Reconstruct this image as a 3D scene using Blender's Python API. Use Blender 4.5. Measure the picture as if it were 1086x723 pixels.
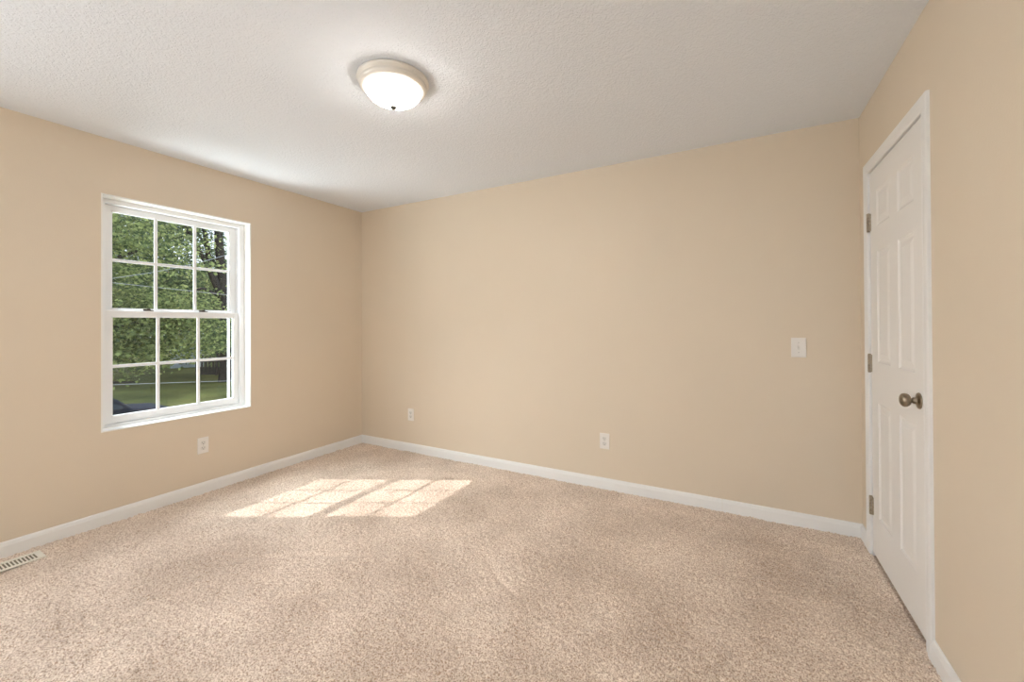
import bpy, bmesh, math, random
import numpy as np
from mathutils import Vector, Matrix

for o in list(bpy.data.objects):
    bpy.data.objects.remove(o)
S = bpy.context.scene
COL = S.collection
W, D, H = 4.128, 3.534, 2.44          # room: x 0..W, y YR..D, z 0..H
YR = -1.30
GZ = -2.6                             # outside ground

# ------------------------------------------------------------------ camera
F_PX = 436.136
yaw, pitch, roll = -0.500867, 0.0055489, -0.0048163
fw = Vector((math.sin(yaw) * math.cos(pitch), math.cos(yaw) * math.cos(pitch), math.sin(pitch)))
rt = Vector((math.cos(yaw), -math.sin(yaw), 0))
up = rt.cross(fw)
c_, s_ = math.cos(roll), math.sin(roll)
R2 = rt * c_ + up * s_
U2 = -rt * s_ + up * c_
cam_d = bpy.data.cameras.new('camera')
cam_d.sensor_fit = 'HORIZONTAL'
cam_d.sensor_width = 36.0
cam_d.lens = 36.0 * F_PX / 1086.0
cam_d.shift_y = -20.953 / 1086.0
cam_d.clip_start = 0.02
cam_d.clip_end = 400
cam = bpy.data.objects.new('camera', cam_d)
COL.objects.link(cam)
m = Matrix((R2, U2, -fw)).transposed().to_4x4()
m.translation = Vector((3.49745, 0.466439, 1.252216))
cam.matrix_world = m
S.camera = cam

# ------------------------------------------------------------------ colour management
S.view_settings.view_transform = 'Standard'
S.view_settings.look = 'None'
S.view_settings.gamma = 1.0
S.view_settings.exposure = 1.20
S.view_settings.use_curve_mapping = False
S.cycles.use_denoising = True
S.cycles.max_bounces = 10
S.cycles.diffuse_bounces = 6
S.cycles.transparent_max_bounces = 12
S.cycles.sample_clamp_indirect = 6.0

# ------------------------------------------------------------------ world and sun
world = bpy.data.worlds.new('world')
S.world = world
world.use_nodes = True
wn = world.node_tree
wn.nodes.clear()
wo = wn.nodes.new('ShaderNodeOutputWorld')
wb = wn.nodes.new('ShaderNodeBackground')
tc = wn.nodes.new('ShaderNodeTexCoord')
sx = wn.nodes.new('ShaderNodeSeparateXYZ')
rp = wn.nodes.new('ShaderNodeValToRGB')
rp.color_ramp.elements[0].position = 0.0
rp.color_ramp.elements[0].color = (0.86, 0.92, 1.0, 1)
rp.color_ramp.elements[1].position = 0.9
rp.color_ramp.elements[1].color = (0.50, 0.68, 1.0, 1)
wn.links.new(tc.outputs['Generated'], sx.inputs[0])
wn.links.new(sx.outputs['Z'], rp.inputs[0])
wn.links.new(rp.outputs[0], wb.inputs[0])
wb.inputs[1].default_value = 1.05
wn.links.new(wb.outputs[0], wo.inputs[0])

sun_d = bpy.data.lights.new('sun', 'SUN')
sun_d.energy = 1.75
sun_d.color = (1.0, 0.89, 0.88)
sun_d.angle = math.radians(0.2)
sun = bpy.data.objects.new('sun', sun_d)
COL.objects.link(sun)
sun.rotation_euler = Vector((0.90, 0.462, -1.0)).to_track_quat('-Z', 'Y').to_euler()
sun.location = (-20, -8, 22)


def area_light(name, loc, direction, sx_, sy_, energy, color):
    d = bpy.data.lights.new(name, 'AREA')
    d.shape = 'RECTANGLE'
    d.size, d.size_y, d.energy, d.color = sx_, sy_, energy, color
    o = bpy.data.objects.new(name, d)
    COL.objects.link(o)
    o.location = loc
    o.rotation_euler = Vector(direction).to_track_quat('-Z', 'Z').to_euler()
    return o


# added fill lamp, unseen, in the assumed left window behind the camera position
area_light('fill_left', (-0.06, -0.50, 1.33), (1, 0, 0), 0.86, 1.44, 30.0, (0.88, 0.95, 1.0))
# added outdoor fill lamps, unseen, shining through the window in view from above and below
area_light('fill_above_window', (-1.10, 0.95, 3.10), (1.0, 0.60, -1.25), 1.8, 1.0, 84.0, (0.88, 0.945, 1.0))
area_light('fill_below_window', (-0.95, 1.00, -0.45), (1.0, 0.80, 2.0), 1.8, 1.5, 84.0, (0.91, 0.955, 1.0))
area_light('fill_rear', (2.80, YR - 0.06, 1.33), (0, 1, 0), 1.30, 1.44, 5.0, (0.84, 0.94, 1.0))  # added fill lamp in the assumed, unseen rear window opening


# ------------------------------------------------------------------ helpers
def tag(o, label=None, cat=None, group=None, kind=None):
    if label: o['label'] = label
    if cat: o['category'] = cat
    if group: o['group'] = group
    if kind: o['kind'] = kind
    return o


def empty(name, loc=(0, 0, 0), rz=0.0):
    o = bpy.data.objects.new(name, None)
    COL.objects.link(o)
    o.location = loc
    o.rotation_euler = (0, 0, rz)
    o.empty_display_size = 0.05
    return o


def link_mesh(name, me, mat, parent=None, smooth=False):
    me.materials.append(mat)
    if smooth:
        me.polygons.foreach_set('use_smooth', [True] * len(me.polygons))
    o = bpy.data.objects.new(name, me)
    COL.objects.link(o)
    if parent: o.parent = parent
    return o


class MB:
    def __init__(self):
        self.v, self.f, self.sm = [], [], []

    def add(self, vs, fs, smooth=False):
        n = len(self.v)
        self.v += [tuple(p) for p in vs]
        self.f += [tuple(i + n for i in q) for q in fs]
        self.sm += [smooth] * len(fs)
        return self

    def box(self, x0, x1, y0, y1, z0, z1):
        vs = [(x, y, z) for x in (x0, x1) for y in (y0, y1) for z in (z0, z1)]
        return self.add(vs, [(0, 1, 3, 2), (4, 6, 7, 5), (0, 4, 5, 1), (2, 3, 7, 6), (0, 2, 6, 4), (1, 5, 7, 3)])

    def bbox(self, x0, x1, y0, y1, z0, z1, b=0.002):
        """box with chamfered edges"""
        bm = bmesh.new()
        bmesh.ops.create_cube(bm, size=1.0)
        for v in bm.verts:
            v.co = Vector(((x0 + x1) / 2 + v.co.x * (x1 - x0), (y0 + y1) / 2 + v.co.y * (y1 - y0), (z0 + z1) / 2 + v.co.z * (z1 - z0)))
        bmesh.ops.bevel(bm, geom=bm.edges[:], offset=b, segments=2, profile=0.5, affect='EDGES')
        bm.verts.index_update()
        self.add([v.co[:] for v in bm.verts], [[v.index for v in f.verts] for f in bm.faces])
        bm.free()
        return self

    def lathe(self, prof, origin=(0, 0, 0), axis='Z', seg=48, smooth=True):
        """prof: (radius, height) pairs, axis: Z, -X, X or Y"""
        vs, fs = [], []
        for r, h in prof:
            for k in range(seg):
                a = 2 * math.pi * k / seg
                u, w = r * math.cos(a), r * math.sin(a)
                p = {'Z': (u, w, h), 'X': (h, u, w), '-X': (-h, u, w), 'Y': (u, h, w), '-Y': (u, -h, w)}[axis]
                vs.append((p[0] + origin[0], p[1] + origin[1], p[2] + origin[2]))
        for i in range(len(prof) - 1):
            for k in range(seg):
                k2 = (k + 1) % seg
                fs.append((i * seg + k, i * seg + k2, (i + 1) * seg + k2, (i + 1) * seg + k))
        if prof[0][0] > 1e-6: fs.append(tuple(range(seg)))
        if prof[-1][0] > 1e-6: fs.append(tuple((len(prof) - 1) * seg + k for k in range(seg)))
        return self.add(vs, fs, smooth)

    def extrude(self, prof, p0, p1, out):
        """prof (depth,z) swept from p0 to p1 (2d points), depth goes along 2d vector out"""
        n = len(prof)
        vs = [(p[0] + out[0] * d, p[1] + out[1] * d, z) for p in (p0, p1) for d, z in prof]
        fs = [(i, (i + 1) % n, n + (i + 1) % n, n + i) for i in range(n)] + [tuple(range(n)), tuple(range(n, 2 * n))]
        return self.add(vs, fs)

    def tube(self, pts, radii, seg=10, smooth=True):
        vs, fs = [], []
        pts = [Vector(p) for p in pts]
        for i, p in enumerate(pts):
            t = (pts[min(i + 1, len(pts) - 1)] - pts[max(i - 1, 0)]).normalized()
            a = t.cross(Vector((0.13, 0.2, 0.97)) if abs(t.z) < 0.9 else Vector((1, 0, 0))).normalized()
            b = t.cross(a)
            for k in range(seg):
                an = 2 * math.pi * k / seg
                vs.append(p + (a * math.cos(an) + b * math.sin(an)) * radii[i])
        for i in range(len(pts) - 1):
            for k in range(seg):
                k2 = (k + 1) % seg
                fs.append((i * seg + k, i * seg + k2, (i + 1) * seg + k2, (i + 1) * seg + k))
        fs.append(tuple(range(seg)))
        fs.append(tuple((len(pts) - 1) * seg + k for k in range(seg)))
        return self.add(vs, fs, smooth)

    def build(self, name, mat, parent=None, fix=True):
        me = bpy.data.meshes.new(name)
        me.from_pydata([tuple(v) for v in self.v], [], self.f)
        me.polygons.foreach_set('use_smooth', self.sm)
        if fix:
            bm = bmesh.new()
            bm.from_mesh(me)
            bmesh.ops.recalc_face_normals(bm, faces=bm.faces[:])
            bm.to_mesh(me)
            bm.free()
        me.materials.append(mat)
        me.update()
        o = bpy.data.objects.new(name, me)
        COL.objects.link(o)
        if parent: o.parent = parent
        return o


# ------------------------------------------------------------------ materials
def mat(name, color, rough=0.6, metal=0.0, bump=None, vary=None, spec=0.5, emit=None):
    """bump: list of (scale, strength, distance); vary: (scale, amount)"""
    mt = bpy.data.materials.new(name)
    mt.use_nodes = True
    nt = mt.node_tree
    b = nt.nodes['Principled BSDF']
    b.inputs['Base Color'].default_value = (*color, 1)
    b.inputs['Roughness'].default_value = rough
    b.inputs['Metallic'].default_value = metal
    b.inputs['Specular IOR Level'].default_value = spec
    if emit:
        b.inputs['Emission Color'].default_value = (*emit[0], 1)
        b.inputs['Emission Strength'].default_value = emit[1]
    co = nt.nodes.new('ShaderNodeTexCoord')
    if vary:
        n = nt.nodes.new('ShaderNodeTexNoise')
        n.inputs['Scale'].default_value = vary[0]
        n.inputs['Detail'].default_value = 4
        nt.links.new(co.outputs['Object'], n.inputs['Vector'])
        r = nt.nodes.new('ShaderNodeValToRGB')
        r.color_ramp.elements[0].position = 0.3
        r.color_ramp.elements[1].position = 0.7
        a = vary[1]
        r.color_ramp.elements[0].color = (*[c * (1 - a) for c in color], 1)
        r.color_ramp.elements[1].color = (*[min(1, c * (1 + a)) for c in color], 1)
        nt.links.new(n.outputs['Fac'], r.inputs[0])
        nt.links.new(r.outputs[0], b.inputs['Base Color'])
    prev = None
    for sc, st, di in (bump or []):
        n = nt.nodes.new('ShaderNodeTexNoise')
        n.inputs['Scale'].default_value = sc
        n.inputs['Detail'].default_value = 3
        nt.links.new(co.outputs['Object'], n.inputs['Vector'])
        bp = nt.nodes.new('ShaderNodeBump')
        bp.inputs['Strength'].default_value = st
        bp.inputs['Distance'].default_value = di
        nt.links.new(n.outputs['Fac'], bp.inputs['Height'])
        if prev: nt.links.new(prev.outputs[0], bp.inputs['Normal'])
        prev = bp
    if prev: nt.links.new(prev.outputs[0], b.inputs['Normal'])
    return mt


M_WALL = mat('tan_wall_paint', (0.710, 0.614, 0.492), 0.55, bump=[(190, 0.25, 0.002), (22, 0.05, 0.004)], vary=(1.3, 0.012), spec=0.35)
M_TRIM = mat('white_trim_paint', (0.83, 0.83, 0.825), 0.35, bump=[(60, 0.04, 0.002)])
M_DOOR = mat('white_door_paint', (0.83, 0.82, 0.805), 0.38, bump=[(90, 0.06, 0.002)])
M_VINYL = mat('white_vinyl', (0.86, 0.87, 0.88), 0.32, bump=[(40, 0.02, 0.001)])
M_RETURN = mat('white_window_return_paint', (0.88, 0.87, 0.84), 0.5, bump=[(120, 0.06, 0.001)])
M_PLATE = mat('white_plastic_plate', (0.82, 0.79, 0.75), 0.3, bump=[(60, 0.01, 0.001)])
M_RECEPT = mat('white_receptacle_plastic', (0.74, 0.72, 0.68), 0.35, bump=[(60, 0.01, 0.001)])
M_DARK = mat('dark_slot', (0.02, 0.018, 0.016), 0.7, bump=[(60, 0.05, 0.001)])
M_NICKEL = mat('antique_nickel', (0.30, 0.25, 0.19), 0.30, 1.0, bump=[(70, 0.05, 0.001)], vary=(60, 0.25))
M_HINGE = mat('satin_nickel_hinge', (0.42, 0.37, 0.30), 0.35, 1.0, bump=[(70, 0.03, 0.001)], vary=(80, 0.2))
M_SCREW = mat('painted_screw', (0.62, 0.60, 0.56), 0.35, 0.4, bump=[(60, 0.02, 0.001)])
M_LOCK = mat('dark_bronze_sash_lock', (0.09, 0.07, 0.055), 0.4, 0.4, bump=[(60, 0.03, 0.001)])
def bowl_mat():
    """frosted bowl glowing strongest where the bulbs sit behind its middle"""
    mt = mat('lit_frosted_glass', (0.95, 0.94, 0.90), 0.3, emit=((1.0, 0.95, 0.89), 1.0))
    nt = mt.node_tree
    b = nt.nodes['Principled BSDF']
    co = nt.nodes.new('ShaderNodeTexCoord')
    sep = nt.nodes.new('ShaderNodeSeparateXYZ')
    mr = nt.nodes.new('ShaderNodeMapRange')
    mr.inputs['From Min'].default_value = -0.112
    mr.inputs['From Max'].default_value = -0.060
    mr.inputs['To Min'].default_value = 44.0
    mr.inputs['To Max'].default_value = 8.0
    nt.links.new(co.outputs['Object'], sep.inputs[0])
    nt.links.new(sep.outputs['Z'], mr.inputs['Value'])
    nt.links.new(mr.outputs['Result'], b.inputs['Emission Strength'])
    return mt


M_RIM = mat('brushed_white_fixture_metal', (0.78, 0.74, 0.68), 0.35, 0.15, bump=[(80, 0.03, 0.001)])
M_FINIAL = mat('grey_metal_finial', (0.06, 0.056, 0.05), 0.6, 0.0, bump=[(80, 0.03, 0.001)])
M_GLASSBOWL = bowl_mat()
M_REGISTER = mat('cream_register_enamel', (0.90, 0.86, 0.77), 0.4, bump=[(50, 0.02, 0.001)])


def ceiling_mat():
    mt = mat('textured_white_ceiling', (0.80, 0.842, 0.905), 0.85, spec=0.2)
    nt = mt.node_tree
    b = nt.nodes['Principled BSDF']
    co = nt.nodes.new('ShaderNodeTexCoord')
    n1 = nt.nodes.new('ShaderNodeTexNoise')
    n1.inputs['Scale'].default_value = 55
    n1.inputs['Detail'].default_value = 3
    n1.inputs['Distortion'].default_value = 1.2
    r = nt.nodes.new('ShaderNodeValToRGB')
    r.color_ramp.elements[0].position = 0.42
    r.color_ramp.elements[1].position = 0.60
    n2 = nt.nodes.new('ShaderNodeTexNoise')
    n2.inputs['Scale'].default_value = 160
    add = nt.nodes.new('ShaderNodeMath')
    add.operation = 'MULTIPLY_ADD'
    add.inputs[1].default_value = 0.35
    bp = nt.nodes.new('ShaderNodeBump')
    bp.inputs['Strength'].default_value = 0.45
    bp.inputs['Distance'].default_value = 0.004
    for n in (n1, n2): nt.links.new(co.outputs['Object'], n.inputs['Vector'])
    nt.links.new(n1.outputs['Fac'], r.inputs[0])
    nt.links.new(n2.outputs['Fac'], add.inputs[0])
    nt.links.new(r.outputs[0], add.inputs[2])
    nt.links.new(add.outputs[0], bp.inputs['Height'])
    nt.links.new(bp.outputs[0], b.inputs['Normal'])
    return mt


def carpet_mat():
    mt = mat('tan_twist_carpet', (0.5, 0.38, 0.28), 0.9, spec=0.15)
    nt = mt.node_tree
    b = nt.nodes['Principled BSDF']
    b.inputs['Sheen Weight'].default_value = 0.25
    b.inputs['Sheen Roughness'].default_value = 0.5
    co = nt.nodes.new('ShaderNodeTexCoord')

    def noise(scale, detail, e0, e1, c0, c1):
        n = nt.nodes.new('ShaderNodeTexNoise')
        n.inputs['Scale'].default_value = scale
        n.inputs['Detail'].default_value = detail
        nt.links.new(co.outputs['Object'], n.inputs['Vector'])
        r = nt.nodes.new('ShaderNodeValToRGB')
        r.color_ramp.elements[0].position, r.color_ramp.elements[1].position = e0, e1
        r.color_ramp.elements[0].color, r.color_ramp.elements[1].color = (*c0, 1), (*c1, 1)
        nt.links.new(n.outputs['Fac'], r.inputs[0])
        return r
    fleck = noise(170, 3, 0.37, 0.58, (0.52, 0.362, 0.262), (0.98, 0.855, 0.738))
    nap = noise(2.3, 6, 0.35, 0.66, (0.80, 0.775, 0.75), (1.04, 1.04, 1.04))
    mx = nt.nodes.new('ShaderNodeMix')
    mx.data_type = 'RGBA'
    mx.blend_type = 'MULTIPLY'
    mx.inputs['Factor'].default_value = 1.0
    nt.links.new(fleck.outputs[0], mx.inputs['A'])
    nt.links.new(nap.outputs[0], mx.inputs['B'])
    nt.links.new(mx.outputs['Result'], b.inputs['Base Color'])
    n = nt.nodes.new('ShaderNodeTexNoise')
    n.inputs['Scale'].default_value = 330
    n.inputs['Detail'].default_value = 2
    nt.links.new(co.outputs['Object'], n.inputs['Vector'])
    bp = nt.nodes.new('ShaderNodeBump')
    bp.inputs['Strength'].default_value = 0.6
    bp.inputs['Distance'].default_value = 0.004
    nt.links.new(n.outputs['Fac'], bp.inputs['Height'])
    nt.links.new(bp.outputs[0], b.inputs['Normal'])
    return mt


def pane_mat():
    mt = bpy.data.materials.new('window_glass')
    mt.use_nodes = True
    nt = mt.node_tree
    nt.nodes.clear()
    out = nt.nodes.new('ShaderNodeOutputMaterial')
    mix = nt.nodes.new('ShaderNodeMixShader')
    tr = nt.nodes.new('ShaderNodeBsdfTransparent')
    tr.inputs[0].default_value = (0.95, 0.97, 0.955, 1)
    gl = nt.nodes.new('ShaderNodeBsdfGlossy')
    gl.inputs['Roughness'].default_value = 0.02
    mix.inputs[0].default_value = 0.035
    nt.links.new(tr.outputs[0], mix.inputs[1])
    nt.links.new(gl.outputs[0], mix.inputs[2])
    nt.links.new(mix.outputs[0], out.inputs[0])
    return mt


def leaf_mat(name, c0, c1, trans=0.45):
    mt = bpy.data.materials.new(name)
    mt.use_nodes = True
    nt = mt.node_tree
    nt.nodes.clear()
    out = nt.nodes.new('ShaderNodeOutputMaterial')
    mix = nt.nodes.new('ShaderNodeMixShader')
    mix.inputs[0].default_value = trans
    df = nt.nodes.new('ShaderNodeBsdfDiffuse')
    tl = nt.nodes.new('ShaderNodeBsdfTranslucent')
    geo = nt.nodes.new('ShaderNodeNewGeometry')
    r = nt.nodes.new('ShaderNodeValToRGB')
    r.color_ramp.elements[0].color = (*c0, 1)
    r.color_ramp.elements[1].color = (*c1, 1)
    nt.links.new(geo.outputs['Random Per Island'], r.inputs[0])
    hs = nt.nodes.new('ShaderNodeHueSaturation')
    hs.inputs['Hue'].default_value = 0.485
    hs.inputs['Value'].default_value = 1.5
    nt.links.new(r.outputs[0], hs.inputs['Color'])
    nt.links.new(r.outputs[0], df.inputs[0])
    nt.links.new(hs.outputs[0], tl.inputs[0])
    nt.links.new(df.outputs[0], mix.inputs[1])
    nt.links.new(tl.outputs[0], mix.inputs[2])
    nt.links.new(mix.outputs[0], out.inputs[0])
    return mt


M_CEIL = ceiling_mat()
M_CARPET = carpet_mat()
M_PANE = pane_mat()

# ------------------------------------------------------------------ room shell
P_Y0, P_Y1 = -0.95, -0.05  # clear opening of the assumed left window, out of view
T = 0.17
O_Y0, O_Y1, O_Z0, O_Z1 = 1.498, 2.390, 0.588, 2.078      # window_1 clear opening
L8 = 0.008


def wall_with_holes(name, axis, c0, c1, a0, a1, z0, z1, holes):
    """axis 'x': slab between x=c0..c1 running along y; holes = (a,b,zlo,zhi) sorted"""
    mb = MB()

    def put(p, q, zl, zh):
        if axis == 'x': mb.box(c0, c1, p, q, zl, zh)
        else: mb.box(p, q, c0, c1, zl, zh)
    cur = a0
    for (p, q, zl, zh) in holes:
        put(cur, p, z0, z1)
        if zl > z0: put(p, q, z0, zl)
        if zh < z1: put(p, q, zh, z1)
        cur = q
    put(cur, a1, z0, z1)
    return tag(mb.build(name, M_WALL), kind='structure')


wall_with_holes('wall_left', 'x', -T, 0, YR - 0.17, D + 0.12, -0.05, H + 0.05,
                [(P_Y0 - L8, P_Y1 + L8, O_Z0 - L8, O_Z1 + L8), (O_Y0 - L8, O_Y1 + L8, O_Z0 - L8, O_Z1 + L8)])
wall_with_holes('wall_back', 'y', D, D + 0.12, 0, W, -0.05, H + 0.05, [])
DY0, DY1, DTOP = 2.600, 3.341, 2.050                       # door slab
wall_with_holes('wall_right', 'x', W, W + 0.12, YR - 0.17, D + 0.12, -0.05, H + 0.05,
                [(DY0 - 0.024, DY1 + 0.024, -0.05, DTOP + 0.024)])
wall_with_holes('wall_rear', 'y', YR - 0.17, YR, 0, W, -0.05, H + 0.05, [(2.10, 3.50, O_Z0 - L8, O_Z1 + L8)])  # hole for the assumed rear window
tag(MB().box(-T, W + 0.12, YR - 0.17, D + 0.12, H, H + 0.12).build('ceiling', M_CEIL), kind='structure')

# unseen closed box added behind the door to stop light leaking under it
hx0, hx1 = W + 0.12, W + 1.30
tag(MB().box(W, hx1, 1.60, D + 0.12, -0.30, -0.004).build('floor', M_CARPET), kind='structure')
tag(MB().box(hx1, hx1 + 0.1, 1.60, D + 0.12, -0.30, H + 0.12).box(hx0, hx1 + .1, 1.50, 1.60, -0.30, H + 0.12).box(hx0, hx1 + .1, D + 0.12, D + 0.22, -0.30, H + 0.12)
    .build('wall_light_block', M_WALL), kind='structure')
tag(MB().box(hx0, hx1, 1.60, D + 0.12, H, H + 0.12).build('ceiling', M_CEIL), kind='structure')

# baseboards
BP = [(0, -0.012), (0.012, -0.012), (0.012, 0.060), (0.010, 0.066), (0.0085, 0.074), (0.005, 0.081), (0, 0.083)]
mb = MB()
mb.extrude(BP, (0, YR), (0, D), (1, 0))
tag(mb.build('baseboard_left', M_TRIM), kind='structure')
mb = MB()
mb.extrude(BP, (0, D), (3.402, D), (0, -1))
mb.extrude(BP, (3.4032, D), (W, D), (0, -1))
tag(mb.build('baseboard_back', M_TRIM), kind='structure')
mb = MB()
mb.extrude(BP, (W, YR), (W, 2.541), (-1, 0))
mb.extrude(BP, (W, 3.402), (W, D), (-1, 0))
tag(mb.build('baseboard_right', M_TRIM), kind='structure')
mb = MB()
mb.extrude(BP, (0, YR), (W, YR), (0, 1))
tag(mb.build('baseboard_rear', M_TRIM), kind='structure')

# ------------------------------------------------------------------ carpet floor
REG = (0.104, 0.220, 0.895, 1.210)      # floor register footprint


def build_carpet():
    y0 = 0.55
    step = 0.0062
    nx, ny = int(W / step) + 1, int((D - y0) / step) + 1
    rng = np.random.default_rng(7)
    fx = np.fft.fftfreq(nx)[:, None]
    fy = np.fft.fftfreq(ny)[None, :]
    fr = np.sqrt(fx * fx + fy * fy)

    def band(lam_lo, lam_hi):
        """noise with wavelengths between lam_lo and lam_hi, in grid cells"""
        n = np.fft.fft2(rng.standard_normal((nx, ny)))
        k = np.exp(-(fr * lam_lo / 2.4) ** 2) * (1 - np.exp(-(fr * lam_hi) ** 2))
        r = np.real(np.fft.ifft2(n * k))
        return r / r.std()
    tuft = band(3.0, 14)
    clump = band(12, 60)
    tramp = band(50, 260)
    big = band(120, 700)
    amp = 0.0026 * (1 + 0.25 * np.clip(tramp, -2, 2))
    z = amp * np.clip(tuft, -2.4, 2.0) + 0.0007 * clump + 0.0007 * np.clip(tramp, -2, 2) + 0.001 * np.clip(big, -2, 2)
    X = np.linspace(0, W, nx)[:, None] * np.ones((1, ny))
    Y = np.linspace(y0, D, ny)[None, :] * np.ones((nx, 1))
    # short scuffs in the pile
    for (cx, cy, an, ln, wd, dp) in ((2.03, 2.42, 0.9, 0.16, 0.020, 0.007), (2.38, 2.28, -0.6, 0.13, 0.03, 0.006), (2.52, 2.18, -0.5, 0.11, 0.012, 0.006),
                                     (1.75, 1.70, 0.7, 0.14, 0.03, 0.006), (2.55, 1.62, 1.25, 0.16, 0.010, 0.007), (1.55, 1.95, 0.5, 0.25, 0.02, 0.005),
                                     (2.25, 1.40, 0.4, 0.12, 0.03, 0.006), (2.3, 1.9, 0.3, 0.08, 0.03, 0.005), (1.2, 1.75, 0.45, 0.20, 0.02, 0.005)):
        u = (X - cx) * math.cos(an) + (Y - cy) * math.sin(an)
        v = -(X - cx) * math.sin(an) + (Y - cy) * math.cos(an)
        z -= 1.7 * dp * np.exp(-(u / ln) ** 4 - (v / wd) ** 2) * (0.6 + 0.5 * np.clip(tuft, -1, 1))
    reg = (X > REG[0] + 0.01) & (X < REG[1] - 0.01) & (Y > REG[2] + 0.01) & (Y < REG[3] - 0.01)
    z = np.where(reg, np.minimum(z, -0.004), z)
    z -= z.mean()
    co = np.stack([X, Y, z], -1).reshape(-1, 3)
    idx = np.arange(nx * ny).reshape(nx, ny)
    q = np.stack([idx[:-1, :-1], idx[1:, :-1], idx[1:, 1:], idx[:-1, 1:]], -1).reshape(-1, 4)
    # add the plain remainder towards the rear wall
    n0 = len(co)
    extra = np.array([(0, YR, 0), (W, YR, 0), (W, y0, 0), (0, y0, 0)])
    co = np.vstack([co, extra])
    q = np.vstack([q, [[n0, n0 + 1, n0 + 2, n0 + 3]]])
    me = bpy.data.meshes.new('floor')
    me.vertices.add(len(co))
    me.vertices.foreach_set('co', co.astype(np.float32).ravel())
    me.loops.add(q.size)
    me.loops.foreach_set('vertex_index', q.astype(np.int32).ravel())
    me.polygons.add(len(q))
    me.polygons.foreach_set('loop_start', np.arange(0, q.size, 4, dtype=np.int32))
    me.polygons.foreach_set('loop_total', np.full(len(q), 4, dtype=np.int32))
    me.update(calc_edges=True)
    return tag(link_mesh('floor', me, M_CARPET, smooth=True), kind='structure')


build_carpet()
tag(MB().box(-T, W, YR - 0.17, D + 0.12, -0.30, -0.05).build('trim_1', M_WALL), kind='structure')


# ------------------------------------------------------------------ windows
def make_window(name, y0, y1, z0, z1, axis='left', detail=True):
    """Double-hung window: local x points into the room, local y along the wall, z up."""
    root = empty(name)
    tag(root, kind='structure')
    w, h = y1 - y0, z1 - z0
    fr = -0.085
    # white returns lining the opening, and the sill board
    r = MB()
    e = 0.0075
    r.box(-T, 0.0006, y0 - e, y0, z0 - e, z1 + e).box(-T, 0.0006, y1, y1 + e, z0 - e, z1 + e).box(-T, 0.0006, y0, y1, z1, z1 + e)
    r.build('window_return', M_RETURN, root)
    MB().bbox(-T, 0.003, y0 - 0.0005, y1 + 0.0005, z0 - e, z0, 0.0012).build('window_sill', M_RETURN, root)
    # outer vinyl frame with stepped stops
    f = MB()
    f.bbox(-T + .002, fr, y0, y0 + 0.036, z0, z1, .002).bbox(-T + .002, fr, y1 - 0.036, y1, z0, z1, .002)
    f.bbox(-T + .002, fr, y0 + .03, y1 - .03, z1 - 0.030, z1, .002).bbox(-T + .002, fr - .003, y0 + .03, y1 - .03, z0, z0 + 0.018, .002)
    f.box(-0.126, -0.1185, y0 + .036, y0 + .043, z0 + .018, z1 - .03).box(-0.126, -0.1185, y1 - .043, y1 - .036, z0 + .018, z1 - .03)
    f.build('window_frame', M_VINYL, root)

    def sash(nm, xf, th, ya, yb, za, zb, gy0, gy1, gz0, gz1):
        s = MB()
        s.bbox(xf - th, xf, ya, gy0, za, zb, .003).bbox(xf - th, xf, gy1, yb, za, zb, .003)
        s.bbox(xf - th, xf, gy0 - .004, gy1 + .004, gz1, zb, .003).bbox(xf - th, xf, gy0 - .004, gy1 + .004, za, gz0, .003)
        # glazing bead
        g = 0.006
        for a in ((gy0, gy0 + g, gz0, gz1), (gy1 - g, gy1, gz0, gz1), (gy0, gy1, gz0, gz0 + g), (gy0, gy1, gz1 - g, gz1)):
            s.box(xf - th + .003, xf - .005, *a)
        so = s.build(nm, M_VINYL, root)
        xg = xf - th / 2
        MB().box(xg - .002, xg + .002, gy0 - .002, gy1 + .002, gz0 - .002, gz1 + .002).build('pane', M_PANE, so)
        mu = MB()
        for k in (1, 2):
            y = gy0 + (gy1 - gy0) * k / 3
            mu.bbox(xg - .004, xg + .006, y - .0098, y + .0098, gz0, gz1, .0025)
        z = (gz0 + gz1) / 2
        mu.bbox(xg - .0035, xg + .0055, gy0, gy1, z - .0098, z + .0098, .0025)
        mu.build('muntin_grid', M_VINYL, so)
        return so
    gl = (y0 + 0.074, y1 - 0.070)
    sash('upper_sash', -0.130, 0.030, y0 + .037, y1 - .037, 1.318, z1 - .031, y0 + .081, y1 - .087, 1.362, z1 - .066)
    lo = sash('lower_sash', -0.100, 0.028, y0 + .037, y1 - .037, z0 + .019, 1.351, gl[0], gl[1], z0 + .065, 1.311)
    # lock pairs on top of the meeting rail and a lift rail along the bottom rail
    for t in (0.25, 0.70):
        y = gl[0] + (gl[1] - gl[0]) * t + 0.01
        k = MB()
        k.bbox(-.124, -.104, y - .026, y + .026, 1.351, 1.357, .0015)
        k.bbox(-.120, -.108, y - .030, y + .012, 1.357, 1.365, .003)
        k.lathe([(.009, 1.357), (.009, 1.366), (.006, 1.369)], (-.114, y, 0), 'Z', 16)
        tag(k.build('sash_lock', M_LOCK, lo), 'dark bronze sash lock')
    MB().bbox(-.100, -.092, y0 + .10, y1 - .10, z0 + .024, z0 + .030, .002).build('lift_rail', M_VINYL, lo)
    # outside half screen frame below the meeting rail
    sc = MB()
    xa, xb = -0.160, -0.150
    sc.bbox(xa, xb, y1 - .093, y1 - .077, z0 + .02, 1.33, .001).bbox(xa, xb, y0 + .036, y0 + .060, z0 + .02, 1.33, .001)
    sc.bbox(xa, xb, y0 + .05, y1 - .08, z0 + .02, z0 + .045, .001)
    sc.build('screen_frame', M_VINYL, root)
    return root


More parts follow.
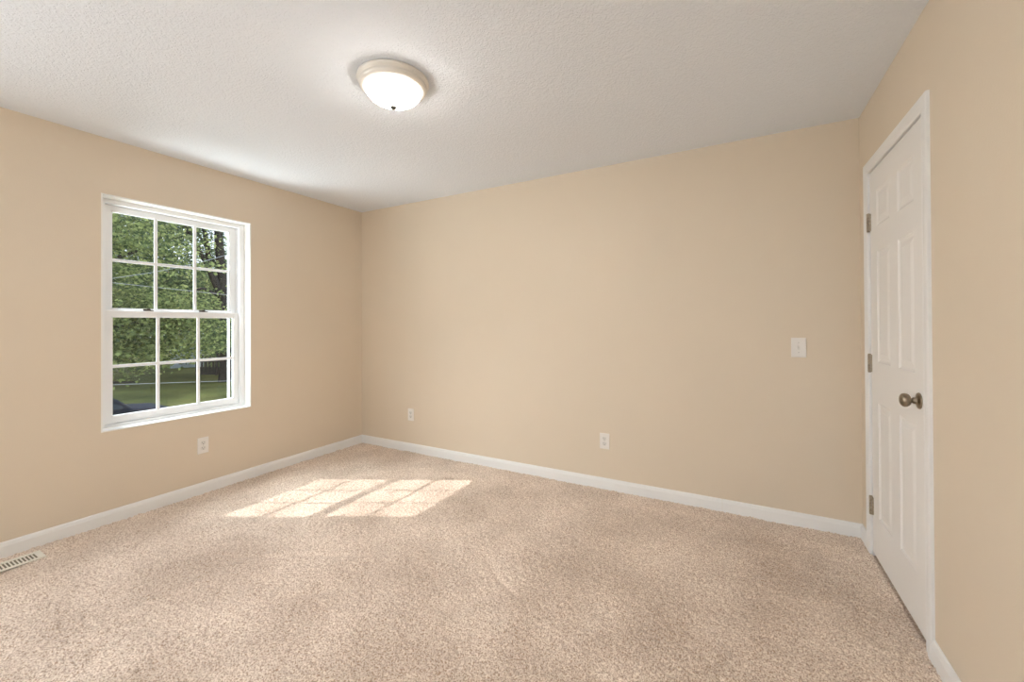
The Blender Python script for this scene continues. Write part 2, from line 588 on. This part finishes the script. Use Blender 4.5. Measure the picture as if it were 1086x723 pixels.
win1 = make_window('window_1', O_Y0, O_Y1, O_Z0, O_Z1)
win2 = make_window('window_2_assumed', P_Y0, P_Y1, O_Z0, O_Z1)  # assumed left window, out of view, added for the light from behind
win3 = make_window('window_3_assumed', -0.692, 0.692, O_Z0, O_Z1)  # assumed rear window, unseen, added for light behind the camera
win3.location = (2.80, YR, 0)
win3.rotation_euler = (0, 0, math.pi / 2)


# ------------------------------------------------------------------ door
def make_door():
    root = empty('door_1')
    tag(root, kind='structure')
    # jamb
    xs = W + 0.003                      # slab face
    j = MB()
    j.box(W, W + .12, DY0 - .024, DY0 - .005, -.02, DTOP + .024).box(W, W + .12, DY1 + .004, DY1 + .024, -.02, DTOP + .024)
    j.box(W, W + .12, DY0 - .005, DY1 + .004, DTOP + .004, DTOP + .024)
    j.box(W + .042, W + .055, DY0 - .005, DY0 + .008, -.02, DTOP + .004).box(W + .042, W + .055, DY1 - .008, DY1 + .004, -.02, DTOP + .004)
    j.box(W + .042, W + .055, DY0, DY1, DTOP - .008, DTOP + .004)
    j.build('door_jamb', M_TRIM, root)
    # casing: colonial profile, mitred
    yi0, yi1, zi = 2.598, 3.346, 2.053
    wd = 0.057
    prof = [(0, 0), (0.007, 0), (0.010, 0.006), (0.0085, 0.012), (0.0105, 0.022), (0.013, 0.036), (0.013, 0.053), (0.011, wd), (0, wd)]
    c = MB()
    path = [(yi0, -0.012, -1, 0), (yi0, zi, -1, 1), (yi1, zi, 1, 1), (yi1, -0.012, 1, 0)]
    n = len(prof)
    vs = [(W - d, y + sy * o, z + sz * o) for (y, z, sy, sz) in path for d, o in prof]
    fs = [(i * n + k, i * n + (k + 1) % n, (i + 1) * n + (k + 1) % n, (i + 1) * n + k) for i in range(3) for k in range(n)]
    fs += [tuple(range(n)), tuple(3 * n + k for k in range(n))]
    c.add(vs, fs)
    c.build('door_casing', M_TRIM, root)
    # six panel slab
    s = MB()
    z0 = 0.018
    ycol = [DY0, 2.722, 2.912, 3.026, 3.226, DY1]
    zrow = [z0, 0.237, 0.836, 1.043, 1.620, 1.744, 1.930, DTOP]
    for i in range(5):
        for k in range(7):
            ya, yb, za, zb = ycol[i], ycol[i + 1], zrow[k], zrow[k + 1]
            if i in (1, 3) and k in (1, 3, 5):
                rings = [(0, 0), (.004, .003), (.012, .006), (.018, .006), (.040, .0015), (.044, .001)]
                vs = []
                for ins, dep in rings:
                    vs += [(xs + dep, ya + ins, za + ins), (xs + dep, yb - ins, za + ins), (xs + dep, yb - ins, zb - ins), (xs + dep, ya + ins, zb - ins)]
                fs = [(r * 4 + e, r * 4 + (e + 1) % 4, r * 4 + 4 + (e + 1) % 4, r * 4 + 4 + e) for r in range(len(rings) - 1) for e in range(4)]
                fs.append(tuple(len(rings) * 4 - 4 + e for e in range(4)))
                s.add(vs, fs)
            else:
                s.add([(xs, ya, za), (xs, yb, za), (xs, yb, zb), (xs, ya, zb)], [(0, 1, 2, 3)])
    s.add([(xs, DY0, z0), (xs, DY1, z0), (xs, DY1, DTOP), (xs, DY0, DTOP), (xs + .035, DY0, z0), (xs + .035, DY1, z0), (xs + .035, DY1, DTOP), (xs + .035, DY0, DTOP)],
          [(0, 1, 5, 4), (1, 2, 6, 5), (2, 3, 7, 6), (3, 0, 4, 7), (4, 5, 6, 7)])
    me_o = s.build('door_slab', M_DOOR, root, fix=False)
    bm = bmesh.new()
    bm.from_mesh(me_o.data)
    bmesh.ops.remove_doubles(bm, verts=bm.verts[:], dist=1e-5)
    bmesh.ops.recalc_face_normals(bm, faces=bm.faces[:])
    bm.to_mesh(me_o.data)
    bm.free()
    # knob
    ky, kz = 2.678, 0.937
    k = MB()
    k.lathe([(0.0, -.002), (.0325, -.002), (.0325, .002), (.031, .0045), (.026, .006), (.018, .0085), (.0135, .011), (.0125, .014), (.0125, .020), (.010, .0215),
             (.0095, .025), (.011, .0265), (.0180, .0285), (.0235, .0325), (.0268, .0385), (.0275, .045), (.0255, .0515), (.020, .0565), (.013, .0592), (.006, .060), (0, .0602)],
            (xs, ky, kz), '-X', 40)
    tag(k.build('door_knob', M_NICKEL, root), 'antique nickel round knob with rosette')
    # hinges on the far edge
    for hz in (1.786, 1.030, 0.266):
        hg = MB()
        yb = DY1 + 0.0025
        for a, b in ((-.046, -.0285), (-.0275, -.0095), (-.0085, .0095), (.0105, .0275), (.0285, .046)):
            hg.lathe([(.0068, a), (.0068, b)], (W - .0045, yb, hz), 'Z', 16)
        hg.lathe([(.0055, -.0505), (.0075, -.049), (.0075, -.046)], (W - .0045, yb, hz), 'Z', 16)
        hg.lathe([(.0075, .046), (.0075, .049), (.0055, .0505)], (W - .0045, yb, hz), 'Z', 16)
        hg.bbox(W - .0035, W + .0035, yb - .020, yb, hz - .0455, hz + .0455, .0006)
        hg.bbox(W - .012, W + .001, yb + .0005, yb + .0026, hz - .0455, hz + .0455, .0005)
        for dz in (-.03, 0, .03):
            hg.lathe([(.0032, .0), (.0032, .0045), (.0015, .005)], (W, yb - .013, hz + dz), '-X', 12)
        tag(hg.build('hinge', M_HINGE, root), 'satin nickel hinge')
    return root


make_door()


# ------------------------------------------------------------------ outlets and switch (local: x right, -y out of wall, z up)
def make_outlet(label):
    root = empty('electrical_outlet')
    tag(root, label, 'outlet', 'duplex outlets low on the walls')
    MB().bbox(-.037, .037, -.0062, 0, -.059, .059, .0028).build('plate', M_PLATE, root)
    for sgn in (1, -1):
        cz = .0195 * sgn
        r = MB()
        ring = []
        for k in range(28):
            a = 2 * math.pi * k / 28
            ring.append((max(-.0172, min(.0172, .0178 * math.cos(a))), max(-.0142, min(.0142, .0178 * math.sin(a)))))
        vs = [(x, -.0055, cz + z) for x, z in ring] + [(x * .97, -.0085, cz + z * .97) for x, z in ring]
        r.add(vs, [(k, (k + 1) % 28, 28 + (k + 1) % 28, 28 + k) for k in range(28)] + [tuple(range(28, 56)), tuple(range(28))])
        ro = r.build('receptacle', M_RECEPT, root)
        s = MB()
        s.box(-.0078, -.0056, -.0089, -.0080, cz - .001, cz + .0078).box(.0056, .0078, -.0089, -.0080, cz, cz + .0068)
        s.lathe([(.0028, .0080), (.0028, .0089)], (0, 0, cz - .0075), '-Y', 14)
        s.build('slots', M_DARK, ro)
    MB().lathe([(.0034, .005), (.0034, .0068), (.002, .0074)], (0, 0, 0), '-Y', 14).build('screw', M_SCREW, root)
    return root


def copy_tree(o, parent=None):
    c = o.copy()
    COL.objects.link(c)
    c.parent = parent
    for ch in o.children: copy_tree(ch, c)
    return c


out0 = make_outlet('white duplex outlet on left wall below the window')
out0.location = (0, 2.050, 0.357)
out0.rotation_euler = (0, 0, math.pi / 2)
for loc, lab in (((2.613, D, 0.361), 'white duplex outlet near the middle of the long back wall'),
                 ((0.684, D, 0.364), 'white duplex outlet on back wall nearest the far left corner')):
    o = copy_tree(out0)
    o.location = loc
    o.rotation_euler = (0, 0, 0)
    o['label'] = lab

sw = empty('light_switch', (3.828, D, 1.096))
tag(sw, 'white toggle light switch plate on back wall beside the door corner', 'light switch')
MB().bbox(-.0385, .0385, -.0062, 0, -.0600, .0600, .0028).build('plate', M_PLATE, sw)
q = MB()
q.bbox(-.006, .006, -.0075, -.005, -.013, .013, .0008)
q.build('toggle_slot', M_RECEPT, sw)
q = MB()
q.add([(-.0042, -.006, -.004), (.0042, -.006, -.004), (.0042, -.006, .008), (-.0042, -.006, .008),
       (-.0036, -.016, .006), (.0036, -.016, .006), (.0036, -.0145, .0125), (-.0036, -.0145, .0125)],
      [(0, 1, 5, 4), (1, 2, 6, 5), (2, 3, 7, 6), (3, 0, 4, 7), (4, 5, 6, 7), (0, 1, 2, 3)])
q.build('toggle', M_PLATE, sw)
for dz in (-.030, .030):
    MB().lathe([(.0034, .005), (.0034, .0068), (.002, .0074)], (0, 0, dz), '-Y', 14).build('screw', M_SCREW, sw)

# ------------------------------------------------------------------ floor register
rg = empty('floor_register', ((REG[0] + REG[1]) / 2, (REG[2] + REG[3]) / 2, 0.0065))
tag(rg, 'cream metal floor vent with angled slats set in carpet by the left baseboard', 'floor vent')
hx, hy = (REG[1] - REG[0]) / 2, (REG[3] - REG[2]) / 2
fr_ = MB()
bx_, by_ = 0.017, 0.024
fr_.bbox(-hx, -hx + bx_, -hy, hy, 0, .0065, .0015).bbox(hx - bx_, hx, -hy, hy, 0, .0065, .0015)
fr_.bbox(-hx + bx_ - .002, hx - bx_ + .002, -hy, -hy + by_, 0, .0065, .0015).bbox(-hx + bx_ - .002, hx - bx_ + .002, hy - by_, hy, 0, .0065, .0015)
fr_.build('frame', M_REGISTER, rg)
yy = hy - by_ - 0.0095
while yy > -hy + by_ + 0.004:
    MB().bbox(-hx + bx_ - .001, hx - bx_ + .001, yy - .0042, yy, .0005, .0058, .0008).build('slat', M_REGISTER, rg)
    yy -= 0.0133
dm = MB()
dm.add([(-hx + bx_, -hy + by_, -.006), (hx - bx_, -hy + by_, -.006), (hx - bx_, hy - by_, -.006), (-hx + bx_, hy - by_, -.006)], [(0, 1, 2, 3)])
dm.box(-hx + bx_ - .001, hx - bx_ + .001, -hy + by_, hy - by_, -.007, .0001)
tag(dm.build('damper', mat('grey_green_damper', (0.22, 0.20, 0.14), 0.6, 0.2, bump=[(40, .05, .001)]), rg), 'dark grey damper under the slats')

# ------------------------------------------------------------------ ceiling light
cl = empty('ceiling_light', (2.035, 1.945, H))
tag(cl, 'lit flush-mount ceiling light with frosted glass bowl and cream rim', 'ceiling light')
MB().lathe([(0.0, 0.0), (.150, 0.0), (.168, -.002), (.170, -.010), (.166, -.017), (.158, -.020), (.156, -.026), (.160, -.030), (.158, -.038), (.150, -.046), (.140, -.050), (.134, -.050), (.132, -.046), (0, -.040)],
           (0, 0, 0), 'Z', 72).build('rim', M_RIM, cl)
MB().lathe([(.135, -.046), (.134, -.054), (.128, -.066), (.116, -.081), (.098, -.094), (.074, -.105), (.046, -.112), (.018, -.115), (0, -.1155)],
           (0, 0, 0), 'Z', 72).build('glass_bowl', M_GLASSBOWL, cl)
MB().lathe([(0, -.111), (.009, -.112), (.0095, -.116), (.0055, -.118), (.0055, -.124), (.015, -.127), (.018, -.1315), (.015, -.1365), (.007, -.140), (0, -.141)],
           (0, 0, 0), 'Z', 24).build('finial', M_FINIAL, cl)

# ------------------------------------------------------------------ outside
M_GRASS = mat('lawn_grass', (0.125, 0.125, 0.036), 0.9, bump=[(30, 0.5, 0.03)], vary=(0.35, 0.35), spec=0.1)
M_BARK = mat('dark_bark', (0.045, 0.038, 0.034), 0.9, bump=[(14, 0.6, 0.03)], vary=(6, 0.3), spec=0.2)
M_LEAF_A = leaf_mat('bright_maple_leaves', (0.06, 0.09, 0.045), (0.38, 0.43, 0.17), 0.5)
M_LEAF_B = leaf_mat('mid_green_leaves', (0.05, 0.08, 0.05), (0.22, 0.28, 0.13), 0.45)
M_LEAF_C = leaf_mat('deep_green_leaves', (0.05, 0.08, 0.045), (0.15, 0.20, 0.09), 0.4)

lawn = MB()
lawn.box(-130, -0.2, -70, 130, GZ - 0.4, GZ)
tag(lawn.build('lawn', M_GRASS), kind='structure')


def leaves_mesh(name, blobs, n_clusters, per, size, material, parent, seed, flat=0.45, spread=0.42):
    """blobs: (cx,cy,cz,rx,ry,rz,weight); sprays of small folded leaves"""
    rng = np.random.default_rng(seed)
    w = np.array([b[6] for b in blobs], float)
    w /= w.sum()
    which = rng.choice(len(blobs), n_clusters, p=w)
    B = np.array([b[:6] for b in blobs])[which]
    d = rng.standard_normal((n_clusters, 3))
    d /= np.linalg.norm(d, axis=1)[:, None]
    rad = rng.random(n_clusters)[:, None] ** (1 / 2.2)
    cen = B[:, :3] + d * rad * B[:, 3:6]
    n = n_clusters * per
    c = np.repeat(cen, per, 0)
    c = c + rng.standard_normal((n, 3)) * np.array([spread, spread, spread * flat])
    ax = rng.standard_normal((n, 3)) * np.array([1, 1, 0.45])
    ax /= np.linalg.norm(ax, axis=1)[:, None]
    nr = rng.standard_normal((n, 3)) + np.array([0, 0, 0.9])
    bx = np.cross(nr, ax)
    bx /= np.linalg.norm(bx, axis=1)[:, None] + 1e-9
    s = size * (0.6 + 0.8 * rng.random(n))[:, None]
    up_ = np.cross(ax, bx) * s * 0.12
    v = np.stack([c - ax * s * 0.5, c + bx * s * 0.36 + up_, c + ax * s * 0.55, c - bx * s * 0.36 + up_], 1).reshape(-1, 3)
    i0 = np.arange(n)[:, None] * 4
    q = np.concatenate([i0 + np.array([[0, 1, 2]]), i0 + np.array([[0, 2, 3]])], 1).reshape(-1, 3)
    me = bpy.data.meshes.new(name)
    me.vertices.add(len(v))
    me.vertices.foreach_set('co', v.astype(np.float32).ravel())
    me.loops.add(q.size)
    me.loops.foreach_set('vertex_index', q.astype(np.int32).ravel())
    me.polygons.add(len(q))
    me.polygons.foreach_set('loop_start', np.arange(0, q.size, 3, dtype=np.int32))
    me.polygons.foreach_set('loop_total', np.full(len(q), 3, dtype=np.int32))
    me.update(calc_edges=True)
    return link_mesh(name, me, material, parent)


def tree(label, base, trunk, branches, blobs, ncl, per, size, leafm, seed, group=None, **kw):
    root = empty('tree', base)
    tag(root, label, 'tree', group)
    off = Vector(base)

    def loc(ps): return [Vector(p) - off for p in ps]
    mb = MB()
    mb.tube(loc(trunk[0]), trunk[1], 12)
    mb.build('trunk', M_BARK, root)
    for ps, rs in branches:
        MB().tube(loc(ps), rs, 8).build('branch', M_BARK, root)
    bl = [(b[0] - off.x, b[1] - off.y, b[2] - off.z, *b[3:]) for b in blobs]
    leaves_mesh('foliage', bl, ncl, per, size, leafm, root, seed, **kw)
    return root


# dark forked tree seen in the right-hand panes
tree('tall tree with dark forked trunk filling the right side of the window view', (-27.03, 15.62, GZ),
     ([(-27.03, 15.62, -2.7), (-27.03, 15.62, -1.6), (-27.03, 15.62, -0.62), (-27.03, 15.54, 2.33), (-27.03, 15.43, 4.5), (-27.03, 15.23, 7.06), (-26.84, 15.11, 10.61)],
      [.42, .34, .33, .30, .28, .25, .16]),
     [([(-27.03, 15.58, 1.74), (-27.13, 15.31, 3.41), (-27.23, 14.76, 4.89), (-27.23, 14.64, 6.47), (-27.43, 14.22, 9.62)], [0.217, 0.197, 0.177, 0.148, 0.099]),
      ([(-27.03, 15.54, 2.53), (-26.84, 14.82, 4.5), (-26.84, 13.87, 6.25), (-26.64, 12.75, 8.3), (-26.24, 11.56, 10.61)], [0.236, 0.197, 0.177, 0.138, 0.099]),
      ([(-27.03, 15.54, 3.12), (-26.64, 14.13, 3.61), (-26.05, 12.75, 3.22), (-25.65, 11.37, 2.53)], [0.118, 0.089, 0.059, 0.03]),
      ([(-27.03, 15.41, 4.7), (-27.43, 14.91, 5.88), (-27.62, 14.22, 7.45)], [0.099, 0.079, 0.059]),
      ([(-27.03, 15.5, 3.91), (-26.84, 16.29, 5.48), (-26.64, 17.28, 7.45)], [0.158, 0.118, 0.079])],
     [(-27.82, 15.31, 11.39, 5.12, 7.09, 3.94, 1.0), (-28.61, 12.55, 8.04, 2.36, 3.15, 1.58, 0.3), (-29.0, 11.76, 5.09, 2.36, 3.55, 2.96, 0.5), (-29.4, 15.11, 1.35, 1.97, 3.94, 1.58, 0.45), (-29.4, 18.46, 3.91, 1.97, 3.15, 3.55, 0.35), (-26.05, 15.11, 0.66, 1.18, 2.17, 1.28, 0.22)],
     460, 95, 0.17, M_LEAF_B, 11, flat=.22, spread=.85)
# leafy maple on the left
tree('bright green leafy tree filling the left panes of the window view', (-10.4, 2.9, GZ),
     ([(-10.4, 2.9, GZ - .1), (-10.4, 2.95, -0.5), (-10.45, 3.0, 1.6), (-10.5, 3.1, 4.0), (-10.5, 3.2, 6.2)], [.26, .22, .19, .13, .06]),
     [([(-10.4, 2.97, 0.2), (-10.3, 3.9, 0.9), (-10.2, 5.0, 1.3), (-10.1, 6.2, 1.4)], [.11, .08, .05, .02]),
      ([(-10.45, 3.0, 1.6), (-10.4, 4.0, 2.5), (-10.3, 5.2, 3.2)], [.11, .08, .03]),
      ([(-10.45, 3.0, -.3), (-10.2, 4.0, -.1), (-10.0, 5.1, -.2)], [.07, .05, .02])],
     [(-10.6, 3.9, 3.4, 2.0, 2.8, 2.6, 1.25), (-10.2, 5.6, 1.3, 1.4, 1.5, 1.1, 0.55), (-10.2, 4.2, 0.5, 1.2, 1.5, 0.55, .42), (-10.7, 2.6, 1.5, 2.0, 2.0, 2.0, .35)],
     380, 105, 0.09, M_LEAF_A, 5, flat=.2, spread=.5)
bg = [
    (-31, 5.2, 3.4, 3.6, M_LEAF_C, 'unseen tree added left of the lawn to shade the grass'),  # out of view, added to cast shade on the lawn
    (-33, 10.0, 1.6, 2.9, M_LEAF_B, 'mid green bushy tree behind the bright maple at left of the view'),
    (-40, 13.2, 4.8, 3.8, M_LEAF_C, 'dark tree at the far left edge of the lawn'),
    (-47, 20.5, 5.2, 4.4, M_LEAF_C, 'dark tree behind the pale shed at the lawn end'),
    (-37, 22.2, 4.2, 3.8, M_LEAF_B, 'broad green tree right of the pale shed'),
    (-34, 19.4, 2.6, 2.7, M_LEAF_A, 'low yellow-green tree in front of the dark fence'),
    (-30, 21.0, 5.0, 3.4, M_LEAF_C, 'deep green tree at the right end of the dark fence'),
    (-52, 27.0, 5.5, 5.0, M_LEAF_C, 'farthest dark tree beyond the fence'),
    (-50, 14.0, 6.0, 4.5, M_LEAF_C, 'far dark tree at the back left of the lawn'),
]
for i, (x, y, cz, r, lm, lab) in enumerate(bg):
    rnd = random.Random(40 + i)
    lo = GZ + (0.7 if i in (1, 2) else 1.8)
    zc = cz
    blobs = [(x, y, zc, r, r, max(1.5, (zc - lo)), 1.0)]
    for k in range(4):
        a = rnd.random() * 6.28
        blobs.append((x + r * .55 * math.cos(a), y + r * .55 * math.sin(a), zc + rnd.uniform(-.5, .35) * r, r * .55, r * .55, r * .45, .25))
    tree(lab, (x, y, GZ),
         ([(x, y, GZ - .1), (x, y + .05, GZ + 1.5), (x + .1, y, zc - .5), (x, y, zc + r * .5)], [.26, .22, .16, .06]),
         [([(x, y, GZ + 2.2), (x + .5, y + r * .4, zc), (x + .6, y + r * .6, zc + 1)], [.10, .07, .03]),
          ([(x, y, GZ + 2.5), (x + .4, y - r * .4, zc), (x + .5, y - r * .65, zc + 1)], [.10, .07, .03])],
         blobs, int(150 + r * 25), 60, 0.20 + 0.02 * (abs(x) > 35), lm, 60 + i, group='trees around the lawn', spread=0.55)

# shed
sh = empty('garden_shed', (-41.5, 19.6, GZ), math.radians(-24))
tag(sh, 'small pale grey shed at the far end of the lawn', 'shed')
M_SHED = mat('pale_shed_paint', (0.50, 0.55, 0.60), 0.7, bump=[(8, .1, .01)], vary=(3, .06))
M_ROOF = mat('grey_shingles', (0.20, 0.20, 0.20), 0.9, bump=[(12, .3, .01)], vary=(5, .2))
MB().box(-1.3, 1.3, -1.2, 1.2, 0, 1.9).build('wall', M_SHED, sh)
r_ = MB()
r_.add([(-1.5, -1.4, 1.85), (1.5, -1.4, 1.85), (1.5, 0, 2.6), (-1.5, 0, 2.6), (-1.5, 1.4, 1.85), (1.5, 1.4, 1.85), (-1.5, -1.4, 1.93), (1.5, -1.4, 1.93), (1.5, 0, 2.68), (-1.5, 0, 2.68), (-1.5, 1.4, 1.93), (1.5, 1.4, 1.93)],
       [(0, 1, 2, 3), (3, 2, 5, 4), (6, 7, 8, 9), (9, 8, 11, 10), (0, 1, 7, 6), (4, 5, 11, 10), (0, 3, 9, 6), (3, 4, 10, 9), (1, 2, 8, 7), (2, 5, 11, 8)])
r_.build('roof', M_ROOF, sh)
MB().box(1.3, 1.34, -.45, .45, 0.05, 1.7).build('shed_door', mat('shed_door_paint', (.42, .45, .48), .6, bump=[(8, .1, .01)]), sh)

# dark board fence
A, Bv = Vector((-32.6, 16.4, GZ)), Vector((-28.0, 19.6, GZ))
fe = empty('board_fence', A, math.atan2(Bv.y - A.y, Bv.x - A.x))
tag(fe, 'dark weathered board fence beyond the lawn on the right', 'fence')
M_FENCE = mat('weathered_dark_boards', (0.055, 0.045, 0.042), 0.85, bump=[(10, .4, .01)], vary=(4, .3))
ln = (Bv - A).length
for k in range(5):
    MB().box(k * ln / 4 - .06, k * ln / 4 + .06, -.06, .06, 0, 1.75).build('post', M_FENCE, fe)
b_ = MB()
xk = 0.0
rnd = random.Random(3)
while xk < ln - .12:
    b_.box(xk, xk + .14, .06, .085, .06, 1.55 + rnd.uniform(-.03, .03))
    xk += .27
for z in (.06, .21, .36, .51, 1.02, 1.38): b_.box(0, ln, .02, .06, z, z + .125)
b_.build('board_panel', M_FENCE, fe)

# overhead wires
M_WIRE = mat('pale_cable', (0.42, 0.42, 0.43), 0.5, bump=[(20, .05, .001)])
for (ya, za, yb, zb, sag, lab) in ((3.99, 2.24, 6.27, 3.08, .07, 'upper sloping overhead cable crossing the top sash'),
                                   (3.99, 2.15, 6.27, 2.02, .0, 'second overhead cable, nearly level, under the sloping one'),
                                   (3.99, .012, 6.27, -.19, .0, 'lowest pale cable running level across the lower sash')):
    pts = []
    for k in range(41):
        t = -4 + 9 * k / 40
        y = ya + (yb - ya) * t
        z = za + (zb - za) * t - sag * (1 - (2 * min(1, max(0, t)) - 1) ** 2)
        pts.append((-8.0, y, z))
    tag(MB().tube(pts, [.0055] * 41, 6).build('utility_cable', M_WIRE), lab, 'cable', 'cables outside the window')


# dark car
def make_car():
    root = empty('car', (-14.25, 5.85, GZ), math.radians(90))
    root.scale = (1, 1, 1.16)
    tag(root, 'dark car parked on the lawn, roof and hood just above the window sill', 'car')
    paint = mat('dark_car_paint', (0.022, 0.024, 0.034), 0.65, 0.0, bump=[(3, .02, .002)], spec=0.15)
    glass = mat('car_glass', (0.03, 0.035, 0.045), 0.08, bump=[(3, .01, .001)])
    rub = mat('tyre_rubber', (0.015, 0.015, 0.015), 0.8, bump=[(30, .1, .002)])
    # side profile; local x = forward (towards +y world)
    prof = [(-2.75, .45), (-2.8, .75), (-2.7, .98), (-1.95, 1.05), (-1.35, 1.43), (-.75, 1.50), (-.35, 1.47), (.02, 1.30), (.32, 1.02), (1.35, .92), (1.62, .78), (1.68, .5), (1.6, .28), (-2.6, .28)]

    def loft(pr, wlo, whi, zt, name, mt):
        b = MB()
        n = len(pr)
        vs = []
        for sgn in (-1, 1):
            for x, z in pr:
                t = min(1, max(0, (z - 1.0) / .5))
                vs.append((x, sgn * (wlo + (whi - wlo) * t), z))
        b.add(vs, [(k, (k + 1) % n, n + (k + 1) % n, n + k) for k in range(n)] + [tuple(range(n)), tuple(range(n, 2 * n))])
        o = b.build(name, mt, root)
        md = o.modifiers.new('bevel', 'BEVEL')
        md.width = .06
        md.segments = 3
        md.limit_method = 'ANGLE'
        return o
    loft(prof, .86, .62, 0, 'body', paint)
    for sgn in (-1, 1):
        g = MB()
        y = sgn
        g.add([(-1.75, y * .845, 1.08), (.12, y * .845, 1.08), (-.40, y * .675, 1.41), (-1.25, y * .675, 1.38),
               (-1.75, y * .865, 1.08), (.12, y * .865, 1.08), (-.40, y * .695, 1.41), (-1.25, y * .695, 1.38)],
              [(0, 1, 2, 3), (4, 5, 6, 7), (0, 1, 5, 4), (1, 2, 6, 5), (2, 3, 7, 6), (3, 0, 4, 7)])
        g.build('side_window', glass, root)
    g = MB()
    g.add([(.31, -.70, 1.06), (.31, .70, 1.06), (-.28, .56, 1.455), (-.28, -.56, 1.455), (.34, -.70, 1.07), (.34, .70, 1.07), (-.25, .56, 1.47), (-.25, -.56, 1.47)],
          [(0, 1, 2, 3), (4, 5, 6, 7), (0, 1, 5, 4), (1, 2, 6, 5), (2, 3, 7, 6), (3, 0, 4, 7)])
    g.build('windshield', glass, root)
    for x in (-1.95, .95):
        for sgn in (-1, 1):
            MB().lathe([(.12, -.1), (.30, -.1), (.33, -.07), (.33, .07), (.30, .1), (.12, .1)], (x, sgn * .80, .33), 'Y', 28).build('wheel', rub, root)
    return root


make_car()
